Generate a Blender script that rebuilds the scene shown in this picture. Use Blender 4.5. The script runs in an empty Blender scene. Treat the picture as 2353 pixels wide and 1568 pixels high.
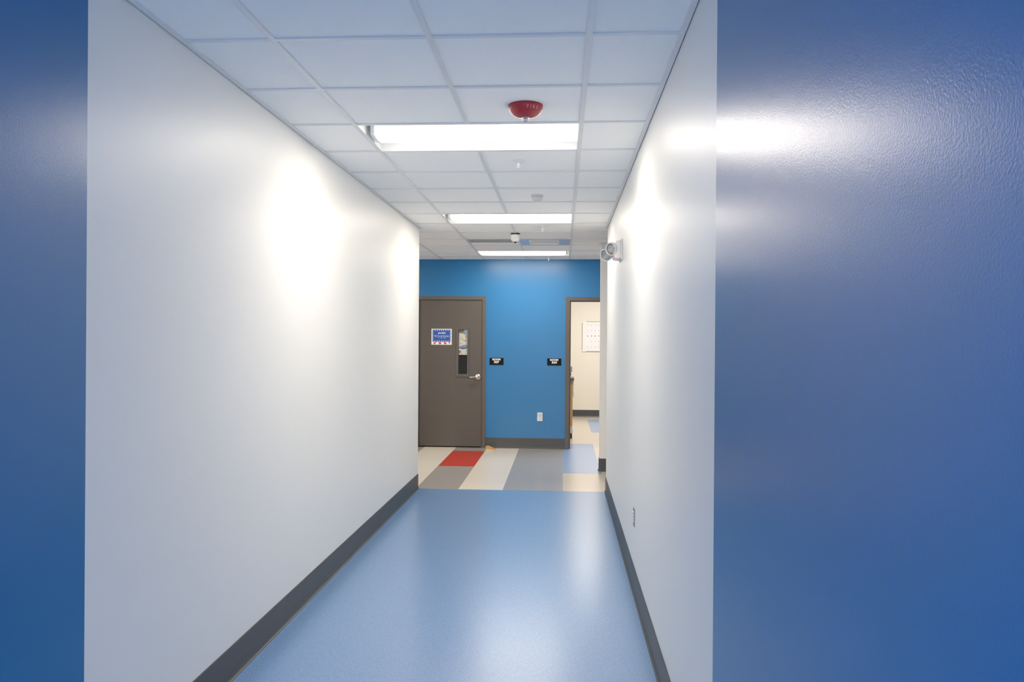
import bpy, bmesh, math, random
from mathutils import Vector, Matrix
random.seed(7)
SC = bpy.context.scene
COL = SC.collection
PI = math.pi

# ------------------------------------------------------------------ dimensions (metres)
T = 0.6096            # ceiling module
TX = -0.5165          # middle ceiling tee
Y0 = 3.017            # near edge of the first cross tee in view
HC = 2.704            # ceiling height
XL, XR = -1.494, 0.455
YE = 8.24             # far end of the corridor walls
YW = 11.406           # blue wall
YP = 2.422            # paint change on the side walls
YB = -7.2             # open back of the corridor
TW = 0.024            # tee width

# ------------------------------------------------------------------ materials
def node_mat(name):
    m = bpy.data.materials.new(name); m.use_nodes = True
    nt = m.node_tree; nt.nodes.clear()
    out = nt.nodes.new('ShaderNodeOutputMaterial')
    return m, nt, out

def mat(name, col, rough=0.5, spec=0.5, metal=0.0, bump=0.0, bscale=200.0, var=0.0, vscale=6.0, speck=None, sscale=300.0, speck_amt=0.3, coat=0.0):
    m, nt, out = node_mat(name)
    b = nt.nodes.new('ShaderNodeBsdfPrincipled')
    nt.links.new(b.outputs[0], out.inputs[0])
    b.inputs['Roughness'].default_value = rough
    b.inputs['Specular IOR Level'].default_value = spec
    b.inputs['Metallic'].default_value = metal
    b.inputs['Coat Weight'].default_value = coat; b.inputs['Coat Roughness'].default_value = .24
    b.inputs['Base Color'].default_value = (*col, 1)
    tc = nt.nodes.new('ShaderNodeTexCoord')
    src = None
    if var:
        n = nt.nodes.new('ShaderNodeTexNoise'); n.inputs['Scale'].default_value = vscale; n.inputs['Detail'].default_value = 4
        nt.links.new(tc.outputs['Object'], n.inputs['Vector'])
        r = nt.nodes.new('ShaderNodeValToRGB')
        r.color_ramp.elements[0].position = .3; r.color_ramp.elements[1].position = .7
        r.color_ramp.elements[0].color = (*[c*(1-var) for c in col], 1)
        r.color_ramp.elements[1].color = (*[min(1, c*(1+var)) for c in col], 1)
        nt.links.new(n.outputs['Fac'], r.inputs[0]); src = r.outputs[0]
    if speck:
        cur = src
        for i, (sc, lo, hi) in enumerate(speck):
            v = nt.nodes.new('ShaderNodeTexNoise'); v.inputs['Scale'].default_value = sscale*(1+.6*i); v.inputs['Detail'].default_value = 1.5
            nt.links.new(tc.outputs['Object'], v.inputs['Vector'])
            r = nt.nodes.new('ShaderNodeMapRange'); r.inputs['From Min'].default_value = lo; r.inputs['From Max'].default_value = hi
            r.inputs['To Max'].default_value = speck_amt
            nt.links.new(v.outputs['Fac'], r.inputs[0])
            mx = nt.nodes.new('ShaderNodeMix'); mx.data_type = 'RGBA'
            mx.inputs['A'].default_value = (*col, 1); mx.inputs['B'].default_value = (*sc, 1)
            if cur: nt.links.new(cur, mx.inputs['A'])
            nt.links.new(r.outputs[0], mx.inputs['Factor']); cur = mx.outputs['Result']
        src = cur
    if src: nt.links.new(src, b.inputs['Base Color'])
    if bump:
        n = nt.nodes.new('ShaderNodeTexNoise'); n.inputs['Scale'].default_value = bscale; n.inputs['Detail'].default_value = 2
        nt.links.new(tc.outputs['Object'], n.inputs['Vector'])
        bp = nt.nodes.new('ShaderNodeBump'); bp.inputs['Strength'].default_value = bump; bp.inputs['Distance'].default_value = 0.002
        nt.links.new(n.outputs['Fac'], bp.inputs['Height']); nt.links.new(bp.outputs[0], b.inputs['Normal'])
    return m

def emit(name, col, s):
    m, nt, out = node_mat(name)
    e = nt.nodes.new('ShaderNodeEmission'); e.inputs[0].default_value = (*col, 1); e.inputs[1].default_value = s
    nt.links.new(e.outputs[0], out.inputs[0]); return m

M = {}
M['grey_wall'] = mat('grey_wall_paint', (.80, .80, .785), rough=.42, spec=.34, bump=.07, bscale=260)
M['blue_wall'] = mat('blue_wall_paint', (.002, .149, .372), rough=.33, spec=.60, bump=.18, bscale=240)
M['room_wall'] = mat('cream_wall_paint', (.80, .75, .66), rough=.5, bump=.05)
M['tile'] = mat('ceiling_tile', (.93, .925, .905), rough=.85, spec=.2, bump=.25, bscale=260, var=.02, vscale=160)
M['tee'] = mat('ceiling_grid_metal', (.77, .77, .765), rough=.4, spec=.5)
M['floor_blue'] = mat('blue_vinyl', (.125, .262, .50), rough=.34, coat=.7, spec=.6, var=.05, vscale=40, bump=.04, bscale=120, speck=[((.50, .62, .80), .56, .72), ((.03, .11, .34), .57, .72)], sscale=170, speck_amt=.55)
M['floor_cream'] = mat('cream_vinyl', (.78, .72, .63), rough=.34, coat=.7, spec=.6, var=.02, vscale=90)
M['floor_beige'] = mat('beige_vinyl', (.60, .53, .45), rough=.34, coat=.7, spec=.6, var=.03, vscale=90)
M['floor_grey'] = mat('grey_vinyl', (.34, .32, .30), rough=.34, coat=.7, spec=.6, var=.05, vscale=120)
M['floor_red'] = mat('red_vinyl', (.46, .035, .02), rough=.32, var=.06, vscale=120)
M['floor_tile_blue'] = mat('pale_blue_vinyl', (.20, .33, .60), rough=.34, coat=.7, spec=.6, var=.04, vscale=100)
M['base'] = mat('rubber_baseboard', (.06, .062, .066), rough=.42, spec=.5, var=.04, vscale=60)
M['door'] = mat('brown_grey_door_paint', (.092, .080, .070), rough=.45, var=.03, vscale=200, bump=.04)
M['frame'] = mat('brown_grey_frame_paint', (.100, .086, .077), rough=.42)
M['white'] = mat('white_enamel', (.82, .82, .80), rough=.35)
M['tray'] = mat('white_reflector', (.86, .86, .84), rough=.45)
M['plastic'] = mat('off_white_plastic', (.72, .72, .70), rough=.38)
M['greyplastic'] = mat('pale_grey_plastic', (.68, .68, .66), rough=.45)
M['dark'] = mat('black_plastic', (.012, .012, .013), rough=.4)
M['signplate'] = mat('black_sign_plate', (.008, .008, .008), rough=.6, spec=.15)
M['glassblack'] = mat('dark_lens', (.01, .01, .012), rough=.15)
M['red'] = mat('red_plastic', (.40, .022, .032), rough=.38, bump=.2, bscale=500)
M['redtext'] = mat('pink_lettering', (.70, .30, .30), rough=.5)
M['chrome'] = mat('satin_nickel', (.72, .68, .62), rough=.25, metal=1.0)
M['steel'] = mat('stainless_plate', (.42, .42, .41), rough=.35, metal=.9)
M['signwhite'] = mat('white_lettering', (.85, .85, .85), rough=.5)
M['signblue'] = mat('sign_blue', (.018, .085, .36), rough=.45)
M['signred'] = mat('sign_red', (.55, .06, .07), rough=.45)
M['paper'] = mat('white_paper', (.82, .81, .82), rough=.6)
M['palelettering'] = mat('pale_blue_lettering', (.42, .52, .85), rough=.5)
M['wood'] = mat('maple_wood', (.62, .37, .14), rough=.42, var=.12, vscale=14)
M['woodwedge'] = mat('wedge_wood', (.55, .30, .10), rough=.5, var=.1, vscale=40)
M['counter'] = mat('grey_laminate', (.18, .165, .14), rough=.4)
M['greybox'] = mat('grey_box', (.40, .38, .33), rough=.6)
M['ink'] = mat('dark_ink', (.09, .09, .09), rough=.6)
M['paleink'] = mat('pale_ink', (.38, .37, .35), rough=.6)
M['boardedge'] = mat('brown_edge', (.28, .22, .12), rough=.5)
M['vent'] = mat('vent_blue_reflection', (.50, .53, .60), rough=.30, spec=.6)  # bluish tint paints the blue wall's reflection onto white metal
M['return'] = mat('return_grille_metal', (.58, .58, .54), rough=.45)
M['led'] = emit('red_indicator', (1, .12, .18), 2.0)
M['lens'] = emit('light_lens', (1.0, .90, .77), 18.5)
M['fill_lens'] = emit('unseen_fill_lens', (1.0, .91, .76), 270.0)  # strong emitter for the unseen fill lights added behind the viewer
M['lensside'] = emit('light_lens_side', (1.0, .96, .90), .75)
M['room_fill'] = emit('room_fill_lens', (1.0, .93, .83), 29.0)  # emitter for the unseen lights added to brighten the classroom

def clear_mat(name, tint=(1, 1, 1), refl=.08, rough=.03):
    m, nt, out = node_mat(name)
    t = nt.nodes.new('ShaderNodeBsdfTransparent'); t.inputs[0].default_value = (*tint, 1)
    g = nt.nodes.new('ShaderNodeBsdfGlossy'); g.inputs['Roughness'].default_value = rough
    mx = nt.nodes.new('ShaderNodeMixShader'); mx.inputs[0].default_value = refl
    nt.links.new(t.outputs[0], mx.inputs[1]); nt.links.new(g.outputs[0], mx.inputs[2]); nt.links.new(mx.outputs[0], out.inputs[0])
    return m
M['pane'] = clear_mat('window_glass', (.93, .94, .94), .035)
M['strobe'] = clear_mat('clear_strobe_plastic', (.92, .92, .95), .35, .12)

def print_mat():
    m, nt, out = node_mat('printed_picture')
    b = nt.nodes.new('ShaderNodeBsdfPrincipled'); nt.links.new(b.outputs[0], out.inputs[0]); b.inputs['Roughness'].default_value = .5
    tc = nt.nodes.new('ShaderNodeTexCoord')
    n = nt.nodes.new('ShaderNodeTexNoise'); n.inputs['Scale'].default_value = 17; n.inputs['Detail'].default_value = 3
    nt.links.new(tc.outputs['Object'], n.inputs['Vector'])
    r = nt.nodes.new('ShaderNodeValToRGB'); e = r.color_ramp.elements
    e[0].position = .34; e[0].color = (.42, .35, .24, 1)
    e[1].position = .42; e[1].color = (.80, .74, .64, 1)
    for p, c in ((.60, (.84, .80, .72)), (.70, (.60, .56, .46))):
        k = e.new(p); k.color = (*c, 1)
    nt.links.new(n.outputs['Fac'], r.inputs[0]); nt.links.new(r.outputs[0], b.inputs['Base Color'])
    return m
M['print'] = print_mat()
M['pbrown'] = mat('print_brown', (.30, .25, .19), rough=.5)
M['pblue'] = mat('print_blue', (.22, .38, .62), rough=.5, var=.2, vscale=60)
M['pnavy'] = mat('print_navy', (.06, .09, .16), rough=.5)
M['ppurple'] = mat('print_purple', (.33, .26, .32), rough=.5)

# ------------------------------------------------------------------ mesh helpers
def box(bm, x0, x1, y0, y1, z0, z1, mi=0, bev=0.0):
    vs = [bm.verts.new((x, y, z)) for x in (x0, x1) for y in (y0, y1) for z in (z0, z1)]
    q = [(0, 1, 3, 2), (4, 6, 7, 5), (0, 4, 5, 1), (2, 3, 7, 6), (0, 2, 6, 4), (1, 5, 7, 3)]
    fs = [bm.faces.new([vs[i] for i in f]) for f in q]
    for f in fs: f.material_index = mi
    if bev:
        es = list({e for f in fs for e in f.edges})
        bmesh.ops.bevel(bm, geom=es, offset=bev, segments=2, affect='EDGES', profile=.6)
    return fs

def lathe(bm, prof, center, axis=(0, 0, 1), n=40, mi=0, smooth=True):
    """prof: list of (radius, height along axis)"""
    ax = Vector(axis).normalized(); q = Vector((0, 0, 1)).rotation_difference(ax); c = Vector(center)
    rings = []
    for r, h in prof:
        if r < 1e-6: rings.append([bm.verts.new(c + q @ Vector((0, 0, h)))])
        else: rings.append([bm.verts.new(c + q @ Vector((r*math.cos(2*PI*i/n), r*math.sin(2*PI*i/n), h))) for i in range(n)])
    for a, b in zip(rings, rings[1:]):
        for i in range(n):
            j = (i+1) % n
            if len(a) == 1 and len(b) == 1: continue
            if len(a) == 1: f = bm.faces.new((a[0], b[i], b[j]))
            elif len(b) == 1: f = bm.faces.new((a[i], a[j], b[0]))
            else: f = bm.faces.new((a[i], a[j], b[j], b[i]))
            f.smooth = smooth; f.material_index = mi

def prism(bm, pts, d, mi=0):
    """closed polygon pts (3D) extruded along vector d"""
    d = Vector(d); a = [bm.verts.new(p) for p in pts]; b = [bm.verts.new(Vector(p)+d) for p in pts]
    n = len(pts); fs = [bm.faces.new(a), bm.faces.new(list(reversed(b)))]
    for i in range(n): fs.append(bm.faces.new((a[i], b[i], b[(i+1) % n], a[(i+1) % n])))
    for f in fs: f.material_index = mi
    return fs

def tube(bm, pts, r, n=12, mi=0):
    pts = [Vector(p) for p in pts]; rings = []
    for i, p in enumerate(pts):
        t = (pts[min(i+1, len(pts)-1)]-pts[max(i-1, 0)]).normalized()
        u = t.orthogonal().normalized() if i == 0 else (u - t*u.dot(t)).normalized()
        v = t.cross(u); rr = r[i] if isinstance(r, (list, tuple)) else r
        rings.append([bm.verts.new(p+u*rr*math.cos(2*PI*k/n)+v*rr*math.sin(2*PI*k/n)) for k in range(n)])
    for a, b in zip(rings, rings[1:]):
        for k in range(n):
            f = bm.faces.new((a[k], a[(k+1) % n], b[(k+1) % n], b[k])); f.smooth = True; f.material_index = mi
    bm.faces.new(list(reversed(rings[0]))).material_index = mi; bm.faces.new(rings[-1]).material_index = mi

def obj(name, bm, mats, parent=None, origin=None):
    """link the bmesh (world coordinates) as ONE object; origin moves its pivot"""
    bmesh.ops.recalc_face_normals(bm, faces=bm.faces)
    o_ = Vector(origin) if origin else (Vector(parent.location) if parent else Vector((0, 0, 0)))
    if parent and origin is None: o_ = world_loc(parent)
    bmesh.ops.translate(bm, verts=bm.verts, vec=-o_)
    me = bpy.data.meshes.new(name); bm.to_mesh(me); bm.free()
    for m in (mats if isinstance(mats, (list, tuple)) else [mats]): me.materials.append(m)
    ob = bpy.data.objects.new(name, me); COL.objects.link(ob)
    if parent:
        ob.parent = parent; ob.location = o_-world_loc(parent)
    else: ob.location = o_
    return ob

def world_loc(o):
    v = Vector(o.location)
    while o.parent: o = o.parent; v += Vector(o.location)
    return v

def tag(o, label, cat, group=None):
    o['label'] = label; o['category'] = cat
    if group: o['group'] = group
    return o

def thing(name, label, cat, loc, group=None):
    o = bpy.data.objects.new(name, None); COL.objects.link(o); o.location = loc; o.empty_display_size = .1
    return tag(o, label, cat, group)

def struct(o, label=None, cat=None):
    o['kind'] = 'structure'
    if label: o['label'] = label
    if cat: o['category'] = cat
    return o

def B(): return bmesh.new()

def text_bm(s, w, h, origin, right=(1, 0, 0), up=(0, 0, 1), out=(0, -1, 0), depth=.0012, bold=0.0, warp=None):
    """lettering scaled to w x h, centred on origin, standing out from the surface by depth"""
    cu = bpy.data.curves.new('lettering', 'FONT'); cu.body = s; cu.size = 1; cu.offset = bold; cu.extrude = .02; cu.resolution_u = 3
    ob = bpy.data.objects.new('lettering_source', cu); COL.objects.link(ob)
    bpy.context.view_layer.update()
    me = bpy.data.meshes.new_from_object(ob.evaluated_get(bpy.context.evaluated_depsgraph_get()))
    bpy.data.objects.remove(ob); bpy.data.curves.remove(cu)
    bm = B(); bm.from_mesh(me); bpy.data.meshes.remove(me)
    for f in bm.faces: f.material_index = 0
    xs = [v.co.x for v in bm.verts]; ys = [v.co.y for v in bm.verts]; zs = [v.co.z for v in bm.verts]
    cx, cy = (min(xs)+max(xs))/2, (min(ys)+max(ys))/2; sx, sy = w/(max(xs)-min(xs)), h/(max(ys)-min(ys)); zr = max(zs)-min(zs)
    R, U, O = Vector(right), Vector(up), Vector(out)
    for v in bm.verts:
        a, b, c = (v.co.x-cx)*sx, (v.co.y-cy)*sy, (v.co.z-min(zs))/zr*depth
        v.co = warp(a, b, c) if warp else Vector(origin)+R*a+U*b+O*c
    return bm

# ------------------------------------------------------------------ walls
def wall(name, boxes, mats, label):
    bm = B()
    for b in boxes: box(bm, *b)
    return struct(obj(name, bm, mats), label, 'wall')

HW = HC+.06
wall('wall_left', [(XL-.12, XL, YB, YP, 0, HW, 1), (XL-.12, XL, YP, YE, 0, HW, 0)], [M['grey_wall'], M['blue_wall']],
     'long left corridor wall, pale grey with its near end painted blue')
wall('wall_right', [(XR, XR+.12, YB, YP, 0, HW, 1), (XR, XR+.12, YP, YE, 0, HW, 0)], [M['grey_wall'], M['blue_wall']],
     'right corridor wall, pale grey with a broad glossy blue near end')
D1L, D1R, D1T = -2.06, -1.146, 2.122      # closed door leaf
D2L, D2R, D2T = .104, 1.018, 2.115        # open doorway
wall('wall_back', [(-5.1, D1L-.012, YW, YW+.12, 0, HW), (D1L-.012, D1R+.012, YW, YW+.12, D1T+.01, HW), (D1R+.012, D2L-.01, YW, YW+.12, 0, HW),
                   (D2L-.01, D2R+.01, YW, YW+.12, D2T+.01, HW), (D2R+.01, 3.1, YW, YW+.12, 0, HW)], M['blue_wall'],
     'blue wall across the end of the corridor between two doorways')
wall('wall_passage', [(.447, 3.0, 9.52, 9.63, 0, HC-.001), ], M['grey_wall'], 'narrow grey wall end just past the corridor on the right')
wall('wall_hall', [(-5.1, XL-.12, YE-.12, YE, 0, HW), (-5.2, -5.1, YE-.12, YW+.12, 0, HW), (XR+.12, 3.1, YE-.12, YE, 0, HW), (3.0, 3.1, YE, YW, 0, HW), (1.4, 1.5, 9.63, YW, 0, HC-.001)],
     M['grey_wall'], 'grey walls of the cross hall, turned away from view')
# classroom beyond the open doorway, and the unlit classroom behind the closed door
wall('wall_classroom', [(-1.1, 4.0, 16.31, 16.43, 0, HW), (-1.2, -1.1, YW+.12, 16.43, 0, HW), (4.0, 4.1, YW+.12, 16.43, 0, HW)], M['room_wall'],
     'cream back wall of the lit classroom seen through the doorway')
wall('wall_classroom.001', [(-4.0, -1.2, 14.0, 14.1, 0, HW), (-4.1, -4.0, YW+.12, 14.1, 0, HW), (-4.1, -1.2, YW+.12, 14.1, HW, HW+.1)], M['room_wall'],
     'wall of the dark classroom behind the closed door')

# ------------------------------------------------------------------ floor (one sheet, patterned vinyl)
FM = ['floor_blue', 'floor_cream', 'floor_beige', 'floor_grey', 'floor_red', 'floor_tile_blue']
def floor_kind(x, y):
    if y < 8.222: return 0
    if y < 11.46 and x < .015:
        if x < -1.97: return 3
        if x < -1.512: return 1
        if x < -1.066: return 4 if 9.71 < y < 11.06 else 3
        if x < -.607: return 1
        return 3
    if x >= .015 and x < .462 and 9.324 < y < 12.02: return 5
    if .496 < x < 1.6 and 13.48 < y < 15.69: return 5
    return 2
xs = [-5.2, -1.97, -1.512, -1.066, -.607, .015, .462, .496, 1.6, 4.1]
ys = [YB, 8.222, 9.324, 9.71, 11.06, 11.46, 12.02, 13.48, 15.69, 16.43]
bm = B(); grid = {}
for i, x in enumerate(xs):
    for j, y in enumerate(ys): grid[i, j] = bm.verts.new((x, y, 0))
for i in range(len(xs)-1):
    for j in range(len(ys)-1):
        f = bm.faces.new((grid[i, j], grid[i+1, j], grid[i+1, j+1], grid[i, j+1]))
        f.material_index = floor_kind((xs[i]+xs[i+1])/2, (ys[j]+ys[j+1])/2)
r = bmesh.ops.extrude_face_region(bm, geom=list(bm.faces))
bmesh.ops.translate(bm, verts=[v for v in r['geom'] if isinstance(v, bmesh.types.BMVert)], vec=(0, 0, -.05))
fo = struct(obj('floor', bm, [M[k] for k in FM]), 'speckled blue vinyl corridor floor with coloured stripes in the cross hall', 'floor')

# ------------------------------------------------------------------ ceiling: lay-in tiles on a metal grid
lights_at = [(-14, False), (-11, False), (2, False), (7, False), (12, True)]  # first two rows hold added fill lights, out of view
skip = set()
for k, _ in lights_at: skip |= {(-1, k), (0, k)}
skip |= {(0, 10), (-1, 10), (-5, 12), (-6, 12), (-5, 9), (-6, 9)}
regions = [(XL, XR, YB, YE), (-5.1, 3.0, YE, YW)]
bm = B(); rec = .007
def tee_y(k): return Y0+k*T
for (ra, rb, rc, rd) in regions:
    for i in range(-9, 8):
        for k in range(-20, 16):
            x0, x1 = TX+i*T+.004, TX+(i+1)*T-.004
            y0, y1 = tee_y(k)+TW/2+.004, tee_y(k+1)+TW/2-.004
            x0, x1, y0, y1 = max(x0, ra+.005), min(x1, rb-.005), max(y0, rc), min(y1, rd-.0 if rd == YE else rd-.005)
            if x1-x0 < .02 or y1-y0 < .005 or (i, k) in skip: continue
            box(bm, x0, x1, y0, y1, HC+rec, HC+rec+.015, 0)
# closing deck above the tiles so that gaps read dark
# cross tees
for (ra, rb, rc, rd) in regions:
    for k in range(-20, 16):
        y = tee_y(k)
        if not (rc < y < rd-TW): continue
        for i in range(-9, 8):
            x0, x1 = max(TX+i*T+TW/2, ra+.02), min(TX+(i+1)*T-TW/2, rb-.02)
            if x1-x0 < .01: continue
            box(bm, x0, x1, y, y+TW, HC+.0005, HC+.012, 1)
    for i in range(-9, 8):
        x = TX+i*T
        if not (ra+.02 < x < rb-.02): continue
        if i == 0:
            segs = []; a = rc
            for k, _ in lights_at:
                if rc <= tee_y(k) < rd: segs.append((a, tee_y(k)+TW)); a = tee_y(k+1)
            segs.append((a, rd))
        elif i == -5: segs = [(rc, tee_y(9)+TW), (tee_y(10), tee_y(12)+TW), (tee_y(13), rd)]
        else: segs = [(rc, rd)]
        for a, b in segs:
            if b-a > .01: box(bm, x-TW/2, x+TW/2, a, min(b, YW-.005), HC, HC+.012, 1)
# wall angles
g = .004
box(bm, XL+g, XL+.024, YB, YE+.024, HC-.001, HC+.01, 1); box(bm, XR-.024, XR-g, YB, YE+.024, HC-.001, HC+.01, 1)
box(bm, -5.1, XL+g, YE+g, YE+.024, HC-.001, HC+.01, 1); box(bm, XR-g, 3.0, YE+g, YE+.024, HC-.001, HC+.01, 1)
box(bm, -5.1, 3.0, YW-.022, YW-g, HC-.001, HC+.01, 1)
box(bm, .425, 3.0, 9.497, 9.517, HC-.003, HC+.01, 1); box(bm, .425, .444, 9.517, 9.65, HC-.003, HC+.01, 1)
# strip of tile beside the return grille
box(bm, TX-T+.016, TX-.016, 9.475, tee_y(11)-.002, HC+rec, HC+rec+.015, 0)
box(bm, TX-T+.012, TX-.012, 9.452, 9.476, HC+.0005, HC+.012, 1)
struct(obj('ceiling', bm, [M['tile'], M['tee']]), 'suspended ceiling of square white tiles in a metal grid', 'ceiling')
bm = B(); box(bm, -5.2, 4.1, YB, 16.45, HC+.11, HC+.14)
struct(obj('ceiling_deck', bm, M['dark']), 'dark deck above the ceiling tiles', 'ceiling')
bm = B(); qa, qb, qc, qd, qe, qf = TX-T+1.3+.012, TX+T+1.3-.012, 11.87, 11.85+T+.004, 14.42, 14.4+T+.004
for bx in ((-1.1, qa, YW+.12, 16.31), (qb, 4.0, YW+.12, 16.31), (qa, qb, YW+.12, qc), (qa, qb, qd, qe), (qa, qb, qf, 16.31)): box(bm, *bx, HC+.0005, HC+.03)
struct(obj('ceiling_classroom', bm, M['tile']), 'ceiling of the classroom beyond the doorway', 'ceiling')

# ------------------------------------------------------------------ baseboards (rubber cove base)
PROF = [(0, 0), (.016, 0), (.016, .003), (.010, .007), (.006, .016), (.005, .03), (.005, .147), (.003, .150), (0, .150)]
def baseboard(name, runs, label, h=.15):
    """runs: (start, end, outward normal); each is a straight length of the same cove profile"""
    bm = B()
    for (a, b, n) in runs:
        a, b, n = Vector((*a, 0)), Vector((*b, 0)), Vector((*n, 0))
        pts = [a+n*(p+.0005)+Vector((0, 0, .0005+z*h/.15)) for p, z in PROF]
        prism(bm, pts, b-a)
    return struct(obj(name, bm, M['base']), label, 'baseboard')
baseboard('baseboard_left', [((XL, YB), (XL, YE), (1, 0)), ((XL+.005, YE), (-5.1, YE), (0, 1))], 'dark grey rubber baseboard along the left corridor wall')
baseboard('baseboard_right', [((XR, YB), (XR, YE), (-1, 0)), ((XR-.005, YE), (3.0, YE), (0, 1))], 'dark grey rubber baseboard along the right corridor wall')
baseboard('baseboard_back', [((D1R+.0535, YW), (D2L-.0635, YW), (0, -1)), ((-5.1, YW), (D1L-.0535, YW), (0, -1)), ((D2R+.064, YW), (1.4, YW), (0, -1))], 'dark baseboard under the blue wall between the doors')
baseboard('baseboard_passage', [((.441, 9.52), (3.0, 9.52), (0, -1)), ((.447, 9.52), (.447, 9.63), (-1, 0))], 'short black baseboard on the narrow wall end at right')
baseboard('baseboard_classroom', [((-1.1, 16.31), (4.0, 16.31), (0, -1))], 'baseboard on the cream classroom wall', h=.135)

# ------------------------------------------------------------------ doors
def door_frame(l, r, t, fl, fr, ft, parent):
    """steel frame: faces fl/fr/ft wide round the opening l..r, 0..t"""
    bm = B(); y0, y1 = YW-.012, YW+.135
    box(bm, l-fl, l, y0, YW-.0005, 0, t+ft); box(bm, r, r+fr, y0, YW-.0005, 0, t+ft); box(bm, l, r, y0, YW-.0005, t, t+ft)
    box(bm, l-.009, l, YW-.0005, y1, 0, t); box(bm, r, r+.009, YW-.0005, y1, 0, t); box(bm, l-.009, r+.009, YW-.0005, y1, t, t+.009)
    box(bm, l, l+.014, YW+.055, YW+.075, 0, t); box(bm, r-.014, r, YW+.055, YW+.075, 0, t); box(bm, l+.014, r-.014, YW+.055, YW+.075, t-.014, t)
    return obj('door_frame', bm, M['frame'], parent)
def empty_struct(name, loc, label, cat):
    o = bpy.data.objects.new(name, None); COL.objects.link(o); o.location = loc; return struct(o, label, cat)
d1 = empty_struct('door_1', ((D1L+D1R)/2, YW, 0), 'closed brown-grey door with a narrow window and paper sign', 'door')
door_frame(D1L, D1R, D1T, .051, .051, .050, d1)
WX0, WX1, WZ0, WZ1 = -1.490, -1.363, 1.056, 1.697      # glass of the vision panel
FX0, FX1, FZ0, FZ1 = -1.524, -1.341, 1.016, 1.724
bm = B(); yd0, yd1 = YW+.006, YW+.050; gp = .004
L0, L1, LZ0, LZ1 = D1L+gp, D1R-gp, .016, D1T-gp
box(bm, L0, WX0, yd0, yd1, LZ0, LZ1); box(bm, WX1, L1, yd0, yd1, LZ0, LZ1)
box(bm, WX0, WX1, yd0, yd1, LZ0, WZ0); box(bm, WX0, WX1, yd0, yd1, WZ1, LZ1)
leaf = obj('door_leaf', bm, M['door'], d1)
bm = B(); a, b = yd0-.009, yd0+.002
for (x0, x1, z0, z1) in ((FX0, WX0, FZ0, FZ1), (WX1, FX1, FZ0, FZ1), (WX0, WX1, FZ0, WZ0), (WX0, WX1, WZ1, FZ1)): box(bm, x0, x1, a, b, z0, z1, 0, .002)
wf = obj('window_frame', bm, M['frame'], leaf)
bm = B(); box(bm, WX0+.001, WX1-.001, yd0+.014, yd0+.019, WZ0+.001, WZ1-.001); obj('window_pane', bm, M['pane'], leaf)
# lever handle
bm = B(); hx, hz = -1.207, 1.016
lathe(bm, [(0, 0), (.040, 0), (.042, .004), (.040, .010), (.026, .014), (.017, .018), (.015, .05), (.015, .062), (0, .064)], (hx, yd0-.0002, hz), (0, -1, 0), 32)
tube(bm, [(hx+.012, yd0-.052, hz), (hx-.02, yd0-.054, hz), (hx-.07, yd0-.056, hz-.001), (hx-.105, yd0-.052, hz-.003), (hx-.122, yd0-.044, hz-.003)], [.012, .013, .011, .010, .008], 14)
h = obj('door_handle', bm, M['chrome'], leaf); h['label'] = 'satin metal lever handle'
d2 = empty_struct('door_2', ((D2L+D2R)/2, YW, 0), 'open doorway with brown-grey steel frame into a lit classroom', 'door')
door_frame(D2L, D2R, D2T, .062, .062, .052, d2)
# the opened leaf stands inside the classroom, folded back against the wall
bm = B(); box(bm, D2R+.012, D2R+.056, YW+.15, YW+1.05, .016, D2T-.004); obj('door_leaf', bm, M['door'], d2)

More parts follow.
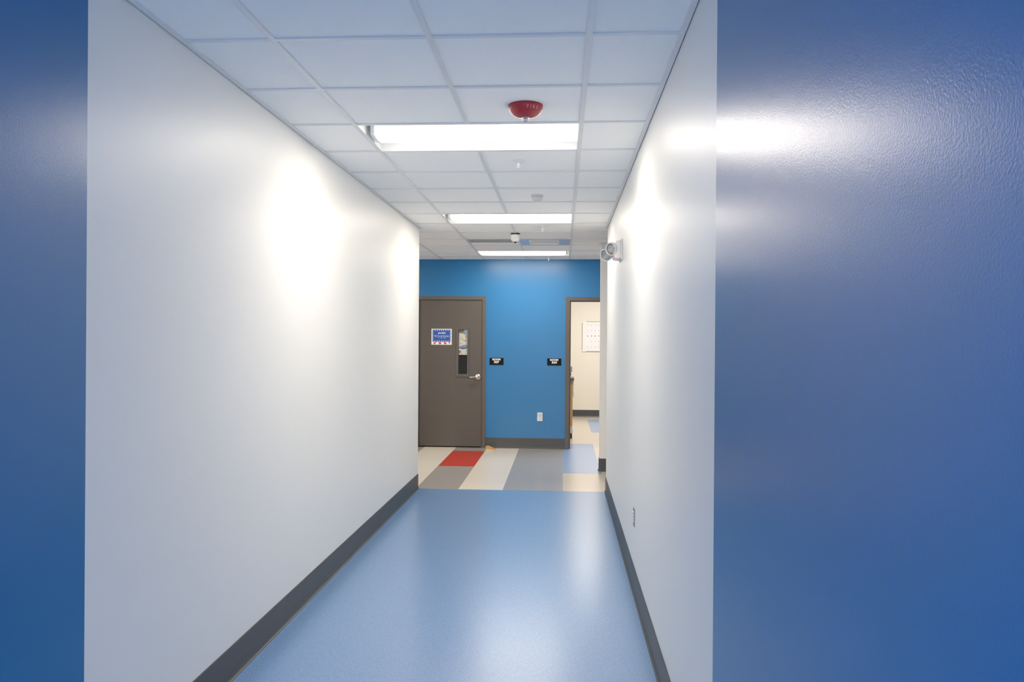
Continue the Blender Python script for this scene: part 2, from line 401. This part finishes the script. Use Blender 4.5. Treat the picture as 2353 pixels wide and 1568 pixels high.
# ------------------------------------------------------------------ recessed ceiling lights
def ceiling_light(k, flip, label, x_off=0.0, y_abs=None, lens='lens', long_y=False):
    y0 = (tee_y(k) if y_abs is None else y_abs)+TW+.0015; y1 = y0-TW+T-.003
    xa, xb = TX-T+TW/2+.0015+x_off, TX+T-TW/2-.0015+x_off
    t = thing('ceiling_light', label, 'ceiling light', ((xa+xb)/2, (y0+y1)/2, HC), 'recessed corridor ceiling lights')
    bm = B(); z0, z1 = HC+.0005, HC+.085; s = .075
    prof = [(y0, z0), (y0+s, z1), (y1-s, z1), (y1, z0)]
    rows = [[bm.verts.new((x, y, z)) for (y, z) in prof] for x in (xa, xb)]
    for i in range(3): bm.faces.new((rows[0][i], rows[0][i+1], rows[1][i+1], rows[1][i]))
    for rws in rows: bm.faces.new(rws)
    # outer shell gives the pan a thickness
    o = .004
    prof2 = [(y0-.001, z0), (y0+s-o, z1+o), (y1-s+o, z1+o), (y1+.001, z0)]
    rw2 = [[bm.verts.new((x, y, z)) for (y, z) in prof2] for x in (xa-.001, xb+.001)]
    for i in range(3): bm.faces.new((rw2[0][i], rw2[0][i+1], rw2[1][i+1], rw2[1][i]))
    for rws in rw2: bm.faces.new(rws)
    for a, b in ((0, 0), (1, 1)):
        bm.faces.new((rows[a][0], rw2[a][0], rw2[a][3], rows[a][3]))
    bm.faces.new((rows[0][0], rows[1][0], rw2[1][0], rw2[0][0])); bm.faces.new((rows[0][3], rows[1][3], rw2[1][3], rw2[0][3]))
    obj('light_pan', bm, M['tray'], t)
    yc = (y0+y1)/2; R = .102; n = 16
    cap = .045; la, lb = (xa+cap, xb-.004) if not flip else (xa+.004, xb-cap)
    ze = HC+.008      # lower edge of the lens sides; the face between them bulges down
    def half(bm, x0, x1, r, face, side):
        pts = [(yc-r, z1-.001), (yc-r, ze)]+[(yc-r*math.cos(PI*i/n), ze-.013*math.sin(PI*i/n)) for i in range(1, n)]+[(yc+r, ze), (yc+r, z1-.001)]
        a = [bm.verts.new((x0, y, z)) for y, z in pts]; b = [bm.verts.new((x1, y, z)) for y, z in pts]
        k = len(pts)
        for i in range(k-1):
            f = bm.faces.new((a[i], a[i+1], b[i+1], b[i])); f.material_index = side if i in (0, k-2) else face; f.smooth = 0 < i < k-2
        for q in (bm.faces.new(a), bm.faces.new(list(reversed(b))), bm.faces.new((a[0], b[0], b[k-1], a[k-1]))): q.material_index = side
    bm = B(); half(bm, la, lb, R, 0, 1); l = obj('light_lens', bm, [M[lens], M['lensside']], t); l['label'] = 'glowing white curved lens'
    bm = B()
    if not flip: half(bm, la-.022, la-.0005, R+.002, 0, 0)
    else: half(bm, lb+.0005, lb+.022, R+.002, 0, 0)
    obj('end_cap', bm, M['tray'], t)
    return t
ceiling_light(2, False, 'lit recessed ceiling light just beyond the red fire alarm, largest in view')
ceiling_light(7, False, 'middle lit recessed ceiling light, between the grey detector and the camera')
for k, lab in ((-11, 'added unseen fill light over the blue-walled stretch, nearest behind the viewer'), (-14, 'added unseen fill light towards the open corridor end, farther behind the viewer')):
    ceiling_light(k, False, lab, lens='fill_lens')  # unseen fixtures, added as fill for the near walls and ceiling
ceiling_light(9, False, 'added unseen fill light in the left arm of the cross hall, nearest the corridor', x_off=-5*T)  # out of view, added to brighten the far hall ceiling
ceiling_light(12, True, 'farthest lit recessed ceiling light, close to the blue wall')
t = ceiling_light(0, False, 'unseen light added for the classroom beyond the open doorway', x_off=1.3, y_abs=11.85, lens='room_fill'); t['group'] = 'added classroom fill lights'  # unseen fixture, added to light the room and cabinet front
t = ceiling_light(0, False, 'second unseen light added for the classroom, nearest to its cream back wall', x_off=1.3, y_abs=14.4, lens='room_fill'); t['group'] = 'added classroom fill lights'  # also unseen, added to light the back of the room
ceiling_light(12, False, 'added unseen fill light in the left arm of the cross hall, close to the blue wall', x_off=-5*T)  # second added hall light, hidden behind the left wall

# ------------------------------------------------------------------ fire alarm
fc = Vector((-.190, 3.948, HC+rec-.0003))
t = thing('fire_alarm', 'red dome fire alarm strobe on the ceiling before the nearest light', 'fire alarm', (fc.x, fc.y, HC))
FP = [(.0855, 0), (.0855, .012), (.083, .020), (.075, .034), (.062, .046), (.046, .054), (.030, .058), (.022, .0595), (0, .0595)]
bm = B(); lathe(bm, [(0, -.0002), (.070, -.0002), (.070, -.004), (0, -.004)], fc, (0, 0, -1), 32); obj('mounting_base', bm, M['white'], t)
bm = B(); lathe(bm, [(0, 0)]+FP, fc, (0, 0, -1), 56); obj('alarm_body', bm, M['red'], t)
bm = B(); lathe(bm, [(0, .0597), (.021, .0597), (.021, .062), (.016, .065), (.0145, .075), (.011, .079), (0, .080)], fc, (0, 0, -1), 24)
o = obj('strobe_lens', bm, M['strobe'], t); o['label'] = 'clear strobe lens'
bm = B(); lathe(bm, [(0, .0598), (.006, .0598), (.006, .072), (0, .073)], fc, (0, 0, -1), 12); obj('flash_tube', bm, M['white'], o)
arc_s = [0]
for p, q in zip(FP, FP[1:]): arc_s.append(arc_s[-1]+math.hypot(q[0]-p[0], q[1]-p[1]))
def on_dome(a, b, c):
    s = .0255-b            # arc length down from the rim
    i = max(j for j in range(len(FP)-1) if arc_s[j] <= max(s, 0)); u = (s-arc_s[i])/(arc_s[i+1]-arc_s[i])
    rr = FP[i][0]+(FP[i+1][0]-FP[i][0])*u; zz = FP[i][1]+(FP[i+1][1]-FP[i][1])*u
    nr, nz = (FP[i+1][1]-FP[i][1]), -(FP[i+1][0]-FP[i][0]); L = math.hypot(nr, nz); rr += nr/L*(c+.0004); zz += nz/L*(c+.0004)
    ph = math.radians(29)+a/.080
    return fc+Vector((rr*math.sin(ph), -rr*math.cos(ph), -zz))
bm = text_bm('F I R E', .060, .017, (0, 0, 0), bold=.012, warp=on_dome, depth=.0008); obj('lettering', bm, M['redtext'], t)

# ------------------------------------------------------------------ small ceiling fittings
def sprinkler(x, y, label):
    z = HC+rec-.0005
    t = thing('fire_sprinkler', label, 'sprinkler', (x, y, HC), 'ceiling sprinklers')
    bm = B(); lathe(bm, [(0, 0), (.039, 0), (.040, .002), (.036, .006), (.022, .009), (.012, .010), (0, .010)], (x, y, z), (0, 0, -1), 32); obj('escutcheon', bm, M['white'], t)
    bm = B(); lathe(bm, [(0, .0102), (.009, .0102), (.009, .018), (.006, .020), (.0045, .036), (0, .037)], (x, y, z), (0, 0, -1), 16); obj('nozzle', bm, M['white'], t)
    bm = B()
    for s in (-1, 1): tube(bm, [(x+s*.007, y, z-.018), (x+s*.010, y, z-.028), (x+s*.004, y, z-.042)], .0016, 8)
    obj('frame_arms', bm, M['white'], t)
    bm = B(); lathe(bm, [(0, .0405), (.011, .0405), (.0125, .042), (.011, .0435), (.004, .046), (0, .0465)], (x, y, z), (0, 0, -1), 20); obj('deflector', bm, M['white'], t)
sprinkler(-.292, 5.17, 'white ceiling sprinkler just behind the nearest ceiling light')
sprinkler(-.211, 8.197, 'white ceiling sprinkler just behind the middle ceiling light')
sprinkler(-.199, 11.20, 'white ceiling sprinkler hanging closest to the blue wall')
x, y = -.209, 6.40
t = thing('smoke_detector', 'small pale grey detector on the ceiling before the middle light', 'smoke detector', (x, y, HC))
bm = B(); lathe(bm, [(0, 0), (.050, 0), (.050, .008), (.046, .011), (0, .011)], (x, y, HC+rec-.0005), (0, 0, -1), 40); obj('base_plate', bm, M['plastic'], t)
bm = B(); lathe(bm, [(0, .0112), (.043, .0112), (.043, .022), (.040, .030), (.037, .044), (.030, .048), (0, .049)], (x, y, HC+rec-.0005), (0, 0, -1), 40); obj('housing', bm, M['greyplastic'], t)
x, y = -.518, 8.66
t = thing('security_camera', 'white drum-shaped security camera on the ceiling grid', 'camera', (x, y, HC))
zc = HC-.0005
bm = B(); lathe(bm, [(0, 0), (.050, 0), (.050, .012), (0, .012)], (x, y, zc), (0, 0, -1), 36); o = obj('mounting_ring', bm, M['dark'], t); o['label'] = 'dark mounting ring'
bm = B(); lathe(bm, [(0, .0122), (.053, .0122), (.054, .022), (.050, .026), (.048, .060), (.040, .078), (.024, .088), (0, .089)], (x, y, zc), (0, 0, -1), 36); obj('housing', bm, M['white'], t)
bm = B(); lathe(bm, [(0, .0), (.014, .0), (.013, .008), (.007, .013), (0, .014)], (x, y-.006, zc-.0885), (0, -.15, -1), 20); o = obj('camera_lens', bm, M['glassblack'], t); o['label'] = 'black lens'
bm = B(); lathe(bm, [(0, 0), (.0035, 0), (.003, .001), (0, .0012)], (x, y-.0497, zc-.045), (0, -1, 0), 12); obj('sensor_dot', bm, M['dark'], t)

# supply air diffuser: a metal lay-in panel with a louvred register
xa, xb, ya, yb = TX+TW/2+.001, TX+T-TW/2-.001, tee_y(10)+TW+.001, tee_y(11)-.001
t = thing('air_diffuser', 'metal air supply panel, blue reflection painted in, with a louvred register', 'air vent', ((xa+xb)/2, (ya+yb)/2, HC))
ra, rb, rc, rd = -.375, -.065, 9.255, 9.565
bm = B()
for bx in ((xa, ra, ya, yb), (rb, xb, ya, yb), (ra, rb, ya, rc), (ra, rb, rd, yb)): box(bm, *bx, HC+.001, HC+.012)
obj('panel', bm, M['vent'], t)
bm = B(); w = .018
for bx in ((ra-w, ra, rc-w, rd+w), (rb, rb+w, rc-w, rd+w), (ra, rb, rc-w, rc), (ra, rb, rd, rd+w)): box(bm, *bx, HC-.010, HC+.0008, 0, .002)
fr = obj('register_frame', bm, M['white'], t)
n = 9; 
for i in range(n):
    yy = rc+(i+.5)*(rd-rc)/n; s = 1 if i < n/2 else -1
    bm = B(); prism(bm, [(ra+.001, yy-.017, HC-.006 if s > 0 else HC+.016), (ra+.001, yy-.015, HC-.008 if s > 0 else HC+.014), (ra+.001, yy+.017, HC+.014 if s > 0 else HC-.008), (ra+.001, yy+.015, HC+.016 if s > 0 else HC-.006)], (rb-ra-.002, 0, 0))
    obj('louvre', bm, M['white'], t)
bm = B(); box(bm, ra, rb, rc, rd, HC+.020, HC+.04); obj('duct_back', bm, M['dark'], t)
# return grille
xa, xb, ya, yb = TX-T+TW/2+.001, TX-TW/2-.001, tee_y(10)+TW+.001, 9.450
t = thing('return_grille', 'grey egg-crate return grille beside the air supply panel', 'air vent', ((xa+xb)/2, (ya+yb)/2, HC))
bm = B(); w = .018
for bx in ((xa, xa+w, ya, yb), (xb-w, xb, ya, yb), (xa+w, xb-w, ya, ya+w), (xa+w, xb-w, yb-w, yb)): box(bm, *bx, HC+.001, HC+.014)
obj('frame', bm, M['return'], t)
bm = B(); nx, ny = 40, 20
for i in range(1, nx): xx = xa+w+(xb-xa-2*w)*i/nx; box(bm, xx-.0012, xx+.0012, ya+w, yb-w, HC+.002, HC+.013)
for j in range(1, ny): yy = ya+w+(yb-ya-2*w)*j/ny; box(bm, xa+w, xb-w, yy-.0012, yy+.0012, HC+.0025, HC+.0125)
obj('egg_crate', bm, M['return'], t)
bm = B(); box(bm, xa+w, xb-w, ya+w, yb-w, HC+.016, HC+.03); obj('duct_back', bm, M['return'], t)

# ------------------------------------------------------------------ emergency light on the right wall
ey, ez = 6.30, 2.255
t = thing('emergency_light', 'white twin-head emergency light high on the right wall', 'emergency light', (XR, ey, ez))
bm = B(); box(bm, XR-.012, XR-.0005, 6.18, 6.42, 2.176, 2.335, 0, .003); obj('mounting_plate', bm, M['plastic'], t)
bm = B(); prism(bm, [(XR-.0125, 6.188, 2.184), (XR-.0125, 6.188, 2.328), (XR-.050, 6.196, 2.318), (XR-.066, 6.200, 2.225), (XR-.060, 6.198, 2.190)], (0, .222, 0))
bmesh.ops.bevel(bm, geom=list(bm.edges), offset=.004, segments=2, affect='EDGES'); obj('housing', bm, M['plastic'], t)
for i, (c, d) in enumerate((((.378, 6.222, 2.262), (-.62, -.74, -.26)), ((.345, 6.392, 2.235), (-.55, -.70, -.42)))):
    d = Vector(d).normalized(); c = Vector(c)
    bm = B(); lathe(bm, [(0, -.045), (.020, -.043), (.040, -.030), (.050, -.008), (.0515, .012), (.050, .020), (.046, .021), (.042, .012)], c, d, 36)
    hd = obj('lamp_head', bm, M['plastic'], t)
    bm = B(); lathe(bm, [(0, .008), (.014, .012), (.020, .010), (.030, .013), (.0415, .012), (.0415, .006), (0, .002)], c, d, 24); o = obj('lamp_lens', bm, M['strobe'], hd); o['label'] = 'clear faceted lens'
    bm = B(); lathe(bm, [(0, -.010), (.038, .001), (0, -.006)], c, d, 24); obj('reflector', bm, M['tray'], hd)
    bm = B(); tube(bm, [c-d*.040, Vector((XR-.055, c.y+.012, c.z-.01))], .014, 14); obj('swivel', bm, M['plastic'], hd)
bm = B(); lathe(bm, [(0, 0), (.0055, 0), (.005, .004), (0, .006)], (XR-.045, 6.1895, 2.200), (-.1, -.9, -.4), 14); o = obj('indicator_light', bm, M['led'], t); o['label'] = 'small red indicator'
bm = B(); lathe(bm, [(0, 0), (.004, 0), (.004, .012), (0, .013)], (XR-.022, 6.22, 2.1845), (0, 0, -1), 12); obj('test_button', bm, M['greyplastic'], t)

# ------------------------------------------------------------------ outlets
y, z = 5.01, .455
t = thing('wall_outlet', 'steel duplex outlet low on the right corridor wall', 'outlet', (XR, y, z), 'wall outlets')
bm = B(); box(bm, XR-.006, XR-.0005, y-.035, y+.035, z-.058, z+.058, 0, .0025); obj('cover_plate', bm, M['steel'], t)
for dz in (-.020, .020):
    bm = B(); box(bm, XR-.010, XR-.0062, y-.016, y+.016, z+dz-.014, z+dz+.014, 0, .0015)
    s = obj('receptacle', bm, M['white'], t); s['label'] = 'white receptacle'
    bm = B()
    for dy in (-.006, .006): box(bm, XR-.0106, XR-.0101, y+dy-.001, y+dy+.001, z+dz-.002, z+dz+.006)
    obj('slot', bm, M['dark'], s)
x, z = -.3135, .455
t = thing('wall_outlet', 'white outlet low on the blue wall beside the open doorway', 'outlet', (x, YW, z), 'wall outlets')
bm = B(); box(bm, x-.038, x+.038, YW-.007, YW-.0005, z-.060, z+.060, 0, .0025); obj('cover_plate', bm, M['white'], t)
bm = B(); box(bm, x-.038, x+.038, YW-.030, YW-.0072, z+.042, z+.060, 0, .003); obj('hood', bm, M['white'], t)
for dz in (-.028, .010):
    bm = B(); box(bm, x-.017, x+.017, YW-.011, YW-.0072, z+dz-.014, z+dz+.014, 0, .0015); s = obj('receptacle', bm, M['plastic'], t)
    bm = B()
    for dx in (-.006, .006): box(bm, x+dx-.0012, x+dx+.0012, YW-.0118, YW-.0111, z+dz-.002, z+dz+.006)
    obj('slot', bm, M['dark'], s)

# ------------------------------------------------------------------ room number signs
def room_sign(cx, cz, num, label):
    t = thing('room_sign', label, 'sign', (cx, YW, cz), 'black room number signs')
    bm = B(); box(bm, cx-.1005, cx+.1005, YW-.006, YW-.0005, cz-.050, cz+.050, 0, .0015); obj('sign_plate', bm, M['signplate'], t)
    obj('lettering', text_bm('ROOM', .116, .028, (cx, YW-.0062, cz+.029), bold=.045), M['signwhite'], t)
    obj('lettering', text_bm(num, .076, .031, (cx+.002, YW-.0062, cz-.008), bold=.045), M['signwhite'], t)
room_sign(-.940, 1.240, '327', 'black room sign reading 327 beside the closed door')
room_sign(-.115, 1.240, '329', 'black room sign reading 329 beside the open doorway')

# ------------------------------------------------------------------ paper sign on the door
sx0, sx1, sz0, sz1 = -1.883, -1.589, 1.474, 1.703; ys_ = yd0-.0005
t = thing('door_sign', 'blue paper sign with star border and red stripes on the closed door', 'sign', ((sx0+sx1)/2, ys_, sz0))
bm = B(); box(bm, sx0, sx1, ys_-.001, ys_, sz0, sz1); obj('paper', bm, M['paper'], t)
bx0, bx1, bz0, bz1 = sx0+.012, sx1-.012, sz0+.042, sz1-.010
bm = B(); box(bm, bx0, bx1, ys_-.0016, ys_-.0011, bz0, bz1); obj('blue_panel', bm, M['signblue'], t)
def star(bm, cx, cz, r, y):
    p = [(cx+(r if i % 2 == 0 else r*.55)*math.sin(i*PI/5), y, cz+(r if i % 2 == 0 else r*.55)*math.cos(i*PI/5)) for i in range(10)]
    prism(bm, p, (0, -.0004, 0))
bm = B()
for i in range(9):
    for j in range(7):
        if i in (0, 8) or j in (0, 6): star(bm, bx0+.009+(bx1-bx0-.018)*i/8, bz0+.012+(bz1-bz0-.024)*j/6, .0088, ys_-.0017)
obj('star_border', bm, M['signwhite'], t)
for (a, b, c, d) in ((.02, .052, .048, .070), (.105, .145, .108, .138), (.185, .228, .176, .206), (.268, .272, .240, .268)):
    bm = B(); prism(bm, [(sx0+a, ys_-.0011, sz0+.008), (sx0+b, ys_-.0011, sz0+.008), (sx0+d, ys_-.0011, sz0+.038), (sx0+c, ys_-.0011, sz0+.038)], (0, -.0005, 0)); obj('red_stripe', bm, M['signred'], t)

cx = (sx0+sx1)/2
obj('lettering', text_bm('JAMES', .112, .028, (cx+.002, ys_-.0017, sz1-.064), bold=.018, depth=.0005), M['signwhite'], t)
obj('lettering', text_bm('8th Social Studies', .212, .026, (cx+.002, ys_-.0017, sz1-.103), bold=.02, depth=.0005), M['palelettering'], t)
bm = B(); xx = cx-.054
while xx < cx+.058:     # third line: too small to read in the photograph
    w = random.uniform(.003, .006); hgt = random.choice((.008, .008, .012))
    if random.random() > .12 : box(bm, xx, xx+w, ys_-.0021, ys_-.0017, sz1-.135, sz1-.135+hgt)
    xx += w+.0022
obj('lettering', bm, M['palelettering'], t)

# picture taped behind the door window
px0, px1, pz0, pz1, py = WX0+.003, WX1-.003, 1.331, WZ1-.004, yd0+.0195
t = thing('printed_picture', 'cream and blue printed picture behind the narrow door window', 'picture', ((px0+px1)/2, py, pz0))
bm = B(); box(bm, px0, px1, py, py+.001, pz0, pz1); obj('sheet', bm, M['print'], t)
def patch(name, pts, m):
    bm = B(); prism(bm, [(px0+u*(px1-px0), py-.0004, pz0+v*(pz1-pz0)) for u, v in pts], (0, .0003, 0)); obj(name, bm, M[m], t)
patch('brown_corner', [(0, .86), (.45, .85), (.62, .93), (.6, 1), (0, 1)], 'pbrown')
patch('blue_disc', [(.58+.34*(.62*math.cos(k*PI/7)+.38), .86+.062*math.sin(k*PI/7)) for k in range(14)], 'pblue')
patch('dark_branch', [(.35, .66), (.62, .57), (.80, .60), (.92, .565), (.78, .545), (.60, .55), (.33, .625)], 'pbrown')
patch('blue_band', [(0, .31), (.12, .35), (.30, .36), (.52, .395), (.80, .40), (1, .385), (1, .27), (.7, .25), (.4, .255), (.2, .27)], 'pblue')
patch('navy_edge', [(0, .30), (.2, .285), (.42, .27), (.7, .265), (.9, .275), (.88, .245), (.6, .232), (.35, .238), (.1, .26)], 'pnavy')
patch('purple_mark', [(0, .16), (.2, .19), (.26, .13), (.22, .08), (0, .06)], 'ppurple')

# door wedge lying by the baseboard
t0 = (-1.078, 11.285, 0)
bm = B(); prism(bm, [(0, 0, .0005), (.150, 0, .0005), (.150, 0, .006), (.018, 0, .048), (0, 0, .040)], (0, .042, 0))
bmesh.ops.bevel(bm, geom=list(bm.edges), offset=.0015, segments=1, affect='EDGES')
o = obj('door_wedge', bm, M['woodwedge']); o.location = t0; o.rotation_euler = (0, 0, -.42)
tag(o, 'tan wooden door wedge on the floor beside the closed door', 'door wedge')

# ------------------------------------------------------------------ classroom things seen through the doorway
# rolling wooden cabinet: only its right end shows past the frame
cx0, cx1, cy0, cy1 = -.75, .166, 12.60, 13.10
t = thing('rolling_cabinet', 'maple rolling cabinet on white casters just inside the doorway', 'cabinet', ((cx0+cx1)/2, (cy0+cy1)/2, 0))
bm = B(); box(bm, cx0, cx1, cy0, cy1, .20, .925, 0, .004); obj('cabinet_body', bm, M['wood'], t)
bm = B(); box(bm, cx0-.02, cx1+.022, cy0-.02, cy1+.02, .9255, .962, 0, .004); obj('worktop', bm, M['counter'], t)
for i, (z0, z1) in enumerate(((.80, .915), (.655, .785))):
    bm = B(); box(bm, cx1+.0005, cx1+.022, cy0+.03, cy1-.03, z0, z1, 0, .004); dr = obj('drawer', bm, M['white'], t); dr['label'] = 'white drawer front'
    bm = B(); tube(bm, [(cx1+.0225, cy0+.15, (z0+z1)/2), (cx1+.034, cy0+.17, (z0+z1)/2), (cx1+.034, cy1-.17, (z0+z1)/2), (cx1+.0225, cy1-.15, (z0+z1)/2)], .004, 8); obj('handle', bm, M['plastic'], dr)
for x in (cx0+.06, cx1-.018):
    for y in (cy0+.05, cy1-.05):
        bm = B(); box(bm, x-.028, x+.028, y-.03, y+.03, .085, .150, 0, .006); box(bm, x-.012, x+.012, y-.012, y+.012, .150, .1995); cs = obj('caster', bm, M['white'], t)
        bm = B(); lathe(bm, [(0, -.014), (.036, -.014), (.040, -.009), (.040, .009), (.036, .014), (0, .014)], (x, y, .0405), (1, 0, 0), 24); obj('wheel', bm, M['dark'], cs)
bm = B(); box(bm, -.10, .158, 12.72, 12.95, 1.045, 1.135, 0, .004)
tag(obj('storage_box', bm, M['greybox'], origin=(.03, 12.83, 1.045)), 'grey box on top of the black bag on the rolling cabinet', 'box')
bm = B()
bmesh.ops.create_icosphere(bm, subdivisions=3, radius=1)
for v in bm.verts:
    p = v.co; k = 1+.06*math.sin(7*p.x+3*p.z)*math.cos(5*p.y)
    zz = .9625+.041+.041*max(-1, min(1, p.z*1.25*k)); v.co = Vector((.02+.122*max(-1, min(1, p.x*1.1*k)), 12.83+.13*max(-1, min(1, p.y*1.1)), zz))
for f in bm.faces: f.smooth = True
tag(obj('black_bag', bm, M['dark'], origin=(.02, 12.83, .9625)), 'black bag lying on the rolling cabinet behind the door frame', 'bag')

# wall chart on the cream wall
px0, px1, pz0, pz1 = .397, 1.20, 1.322, 1.934; py = 16.31
t = thing('wall_chart', 'white wall chart with rows of small marks on the cream classroom wall', 'chart', ((px0+px1)/2, py, pz0))
bm = B(); box(bm, px0+.008, px1-.008, py-.010, py-.0005, pz0+.008, pz1-.008); obj('chart_sheet', bm, M['paper'], t)
bm = B()
for bx in ((px0, px0+.008, pz0, pz1), (px1-.008, px1, pz0, pz1), (px0+.008, px1-.008, pz0, pz0+.008), (px0+.008, px1-.008, pz1-.008, pz1)): box(bm, bx[0], bx[1], py-.013, py-.0005, bx[2], bx[3])
obj('frame', bm, M['boardedge'], t)
for a in (px0, px1-.085):
    for b in (pz0-.001, pz1-.029): bm = B(); box(bm, a, a+.085, py-.0145, py-.0132, b, b+.030); obj('corner_tape', bm, M['paper'], t)
for j in range(5):
    zz = 1.862-j*.111
    for i in range(9):
        xx = .513+i*.0735; r0 = .015 if j == 2 else .0115
        if random.random() < .08: continue
        pts = [(xx+r0*random.uniform(.45, 1)*math.cos(q*PI/4)*.75, py-.0102, zz+r0*random.uniform(.55, 1.2)*math.sin(q*PI/4)) for q in range(8)]
        bm = B(); prism(bm, pts, (0, -.0006, 0)); obj('printed_mark', bm, M['ink'] if j == 2 else M['paleink'], t)

# ------------------------------------------------------------------ fill light added at the open back of the corridor
w = bpy.data.worlds.new('back_fill'); SC.world = w; w.use_nodes = True
bg = w.node_tree.nodes['Background']; bg.inputs[0].default_value = (.62, .78, 1.0, 1); bg.inputs[1].default_value = 0.8  # bluish background added as fill, no visible source

# ------------------------------------------------------------------ camera
f, yaw, pit, rol = 1836.097, .06305, -.00152, .00687
c, s = math.cos(yaw), math.sin(yaw); r = Vector((c, s, 0)); fw = Vector((-s, c, 0)); up = Vector((0, 0, 1))
c, s = math.cos(pit), math.sin(pit); u2 = c*up-s*fw; f2 = s*up+c*fw
c, s = math.cos(rol), math.sin(rol); R = c*r+s*u2; U = c*u2-s*r
cam = bpy.data.cameras.new('camera'); co = bpy.data.objects.new('camera', cam); COL.objects.link(co)
cam.sensor_width = 36; cam.sensor_fit = 'HORIZONTAL'; cam.lens = f/2353*36; cam.clip_start = .05
m3 = Matrix((R, U, -f2)).transposed(); m = m3.to_4x4(); m.translation = (0, 0, 1.552); co.matrix_world = m
SC.camera = co
SC.view_settings.view_transform = 'Standard'; SC.view_settings.look = 'None'; SC.view_settings.gamma = 1
SC.view_settings.exposure = 1.25
SC.cycles.max_bounces = 8; SC.cycles.diffuse_bounces = 6; SC.cycles.glossy_bounces = 4
SC.cycles.use_denoising = True; SC.cycles.sample_clamp_indirect = 8
